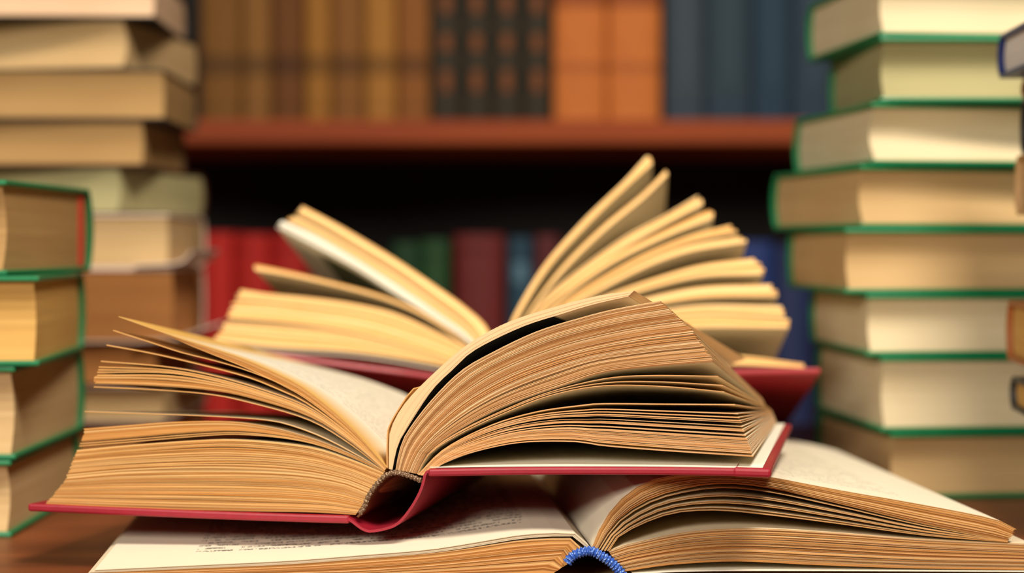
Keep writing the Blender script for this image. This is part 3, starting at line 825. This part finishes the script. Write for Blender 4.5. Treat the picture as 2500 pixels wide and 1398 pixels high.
# ================================================================== books standing on the shelves
def shelf_book(label, px0, px1, y_front, z0, h, c, group, panels=None, depth=0.17, sheen=0.5, dim=0.7):
    x0 = at_depth(px0, 600, y_front).x; x1 = at_depth(px1, 600, y_front).x
    g = 0.0006; x0 += g; x1 -= g
    xc, t = (x0 + x1) / 2, (x1 - x0)
    root = empty('standing_book', (xc, y_front + depth / 2, z0), label, 'book', group)
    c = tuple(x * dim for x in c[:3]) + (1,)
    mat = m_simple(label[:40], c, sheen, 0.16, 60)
    # rounded spine
    n = 11; vs, fs = [], []
    rise = min(0.010, t * 0.28)
    prof = []
    for i in range(n):
        q = -1 + 2 * i / (n - 1); prof.append((xc + q * t / 2, y_front + rise * (1 - math.sqrt(max(0, 1 - (0.95 * q) ** 2)))))
    back = [(x, y + 0.0025) for (x, y) in reversed(prof)]
    allp = prof + back; m = len(allp)
    for z in (z0, z0 + h):
        for (x, y) in allp: vs.append(Vector((x, y, z)))
    fs = [(i, (i + 1) % m, m + (i + 1) % m, m + i) for i in range(m)]
    for b in (0, m):
        for i in range(n - 1): fs.append((b + i, b + i + 1, b + m - 2 - i, b + m - 1 - i))
    def add(nm, vs, fs, mt, smooth=False):
        o = mesh_obj(nm, vs, fs, mt, root)
        bm = bmesh.new(); bm.from_mesh(o.data); bmesh.ops.recalc_face_normals(bm, faces=bm.faces); bm.to_mesh(o.data); bm.free()
        return o
    add('spine', vs, fs, mat)
    for s in (-1, 1):
        xa, xb = sorted((xc + s * t / 2, xc + s * (t / 2 - 0.0022)))
        v, f = box_geo(Vector((0, 0, 0)), X, Y, Z, xa, xb, y_front + 0.011, y_front + depth, z0, z0 + h)
        mesh_obj('cover_board', v, f, mat, root)
    v, f = box_geo(Vector((0, 0, 0)), X, Y, Z, xc - t / 2 + 0.0023, xc + t / 2 - 0.0023, y_front + 0.0125, y_front + depth - 0.003, z0 + 0.003, z0 + h - 0.003)
    mesh_obj('page_block', v, f, M['block_tan'], root)
    # raised bands / labels following the rounded spine
    for (nm, za, zb_, pc, inset) in (panels or []):
        pm = pc if not isinstance(pc, tuple) else m_simple(label[:30] + nm, tuple(x * dim for x in pc[:3]) + (1,), max(0.8, sheen), 0.2, 60)
        vs = []
        sub = [(xc + (x - xc) * inset, y) for (x, y) in prof]
        for z in (za, zb_):
            for (x, y) in sub: vs.append(Vector((x, y - 0.0008, z)))
            for (x, y) in reversed(sub): vs.append(Vector((x, y + 0.001, z)))
        fs = [(i, (i + 1) % m, m + (i + 1) % m, m + i) for i in range(m)]
        for b in (0, m):
            for i in range(n - 1): fs.append((b + i, b + i + 1, b + m - 2 - i, b + m - 1 - i))
        add(nm, vs, fs, pm)
    return root

YU = CASE_Y + 0.025
zrow = lambda py, y=YU: at_depth(1250, py, y).z
dk = lin(84, 60, 22)
tan = [('broad ochre spine on the upper shelf next to the rear left stack', 488, 590, lin(142, 98, 44)),
       ('pale brown narrow spine beside the broad ochre one on the upper shelf', 592, 662, lin(158, 112, 62)),
       ('darkest brown spine among the tan set on the upper shelf', 664, 742, lin(126, 78, 34)),
       ('golden spine right of the darkest brown one on the upper shelf', 744, 808, lin(182, 128, 60)),
       ('dull tan spine between the two golden ones on the upper shelf', 810, 888, lin(156, 106, 56)),
       ('brightest golden spine of the tan set on the upper shelf', 890, 968, lin(194, 138, 72)),
       ('reddish tan spine beside the dark patterned set on the upper shelf', 970, 1050, lin(164, 106, 56))]
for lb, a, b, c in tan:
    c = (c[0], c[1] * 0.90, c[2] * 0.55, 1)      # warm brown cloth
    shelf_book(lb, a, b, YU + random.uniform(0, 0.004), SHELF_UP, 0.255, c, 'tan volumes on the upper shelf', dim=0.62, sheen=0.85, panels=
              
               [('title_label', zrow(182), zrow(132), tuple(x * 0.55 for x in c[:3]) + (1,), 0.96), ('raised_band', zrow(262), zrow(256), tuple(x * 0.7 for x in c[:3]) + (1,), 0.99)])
gold_p, blk = lin(150, 84, 34), lin(52, 44, 28)
for i, lb in enumerate(('dark patterned spine beside the reddish tan one on the upper shelf', 'second dark patterned spine from the left on the upper shelf',
                        'third dark patterned spine from the left on the upper shelf', 'dark patterned spine beside the orange volumes on the upper shelf')):
    a = 1053 + i * 74
    pn = []
    for (y0, y1) in ((30, -15), (122, 84), (222, 172)): pn.append(('gilt_panel', zrow(y0), zrow(y1), gold_p, 0.62))
    for y0 in (66, 150, 252): pn.append(('raised_band', zrow(y0 + 4), zrow(y0 - 4), lin(82, 66, 40), 0.99))
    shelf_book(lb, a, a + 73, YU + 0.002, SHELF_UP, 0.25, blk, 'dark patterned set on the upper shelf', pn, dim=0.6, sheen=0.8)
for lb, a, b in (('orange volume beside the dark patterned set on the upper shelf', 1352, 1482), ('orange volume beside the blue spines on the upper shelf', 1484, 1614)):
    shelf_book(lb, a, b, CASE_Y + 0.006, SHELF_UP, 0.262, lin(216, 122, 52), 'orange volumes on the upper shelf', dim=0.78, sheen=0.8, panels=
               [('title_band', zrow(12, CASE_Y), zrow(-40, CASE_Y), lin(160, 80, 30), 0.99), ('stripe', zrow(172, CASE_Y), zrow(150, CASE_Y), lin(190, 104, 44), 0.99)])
for lb, a, b, c in (('grey blue spine beside the orange volumes on the upper shelf', 1624, 1722, lin(78, 94, 108)),
                    ('slate blue spine second from the orange volumes on the upper shelf', 1724, 1836, lin(60, 84, 100)),
                    ('deep blue spine third from the orange volumes on the upper shelf', 1838, 1934, lin(50, 80, 104)),
                    ('blue spine beside the right green stack on the upper shelf', 1936, 2040, lin(58, 82, 102))):
    shelf_book(lb, a, b, YU - 0.008, SHELF_UP, 0.25, c, 'blue volumes on the upper shelf',
               [('title_label', zrow(215), zrow(-20), tuple(x * 1.12 + 0.01 for x in c[:3]) + (1,), 0.6), ('raised_band', zrow(262), zrow(255), lin(52, 80, 120), 0.99)], sheen=0.9, dim=0.5)

YL = CASE_Y + 0.03
zl = lambda py: at_depth(1250, py, YL).z
low = [('bright red volume on the lower shelf beside the rear left stack', 482, 566, 568, lin(250, 52, 44), None),
       ('bright red volume in the middle of three on the lower shelf', 568, 654, 572, lin(242, 48, 42), None),
       ('bright red volume on the lower shelf behind the lifted left pages', 656, 744, 570, lin(232, 44, 40), None),
       ('dark green volume on the lower shelf left of its twin', 952, 1024, 592, lin(28, 76, 40), None),
       ('dark green volume on the lower shelf next to a dark red one', 1026, 1096, 586, lin(36, 84, 40), None),
       ('dark red wide volume on the lower shelf beside the green pair', 1108, 1232, 572, lin(116, 24, 22), None),
       ('narrow teal volume with pale label on the lower shelf', 1240, 1302, 580, lin(22, 66, 88), ('title_label', 690, 640, lin(92, 130, 150))),
       ('narrow dark red volume on the lower shelf right of the teal one', 1306, 1368, 574, lin(96, 22, 26), None),
       ('blue volume on the lower shelf behind the fanned right pages', 1800, 1892, 590, lin(34, 62, 132), None),
       ('navy volume on the lower shelf beside the right green stack', 1894, 1990, 600, lin(22, 40, 92), None)]
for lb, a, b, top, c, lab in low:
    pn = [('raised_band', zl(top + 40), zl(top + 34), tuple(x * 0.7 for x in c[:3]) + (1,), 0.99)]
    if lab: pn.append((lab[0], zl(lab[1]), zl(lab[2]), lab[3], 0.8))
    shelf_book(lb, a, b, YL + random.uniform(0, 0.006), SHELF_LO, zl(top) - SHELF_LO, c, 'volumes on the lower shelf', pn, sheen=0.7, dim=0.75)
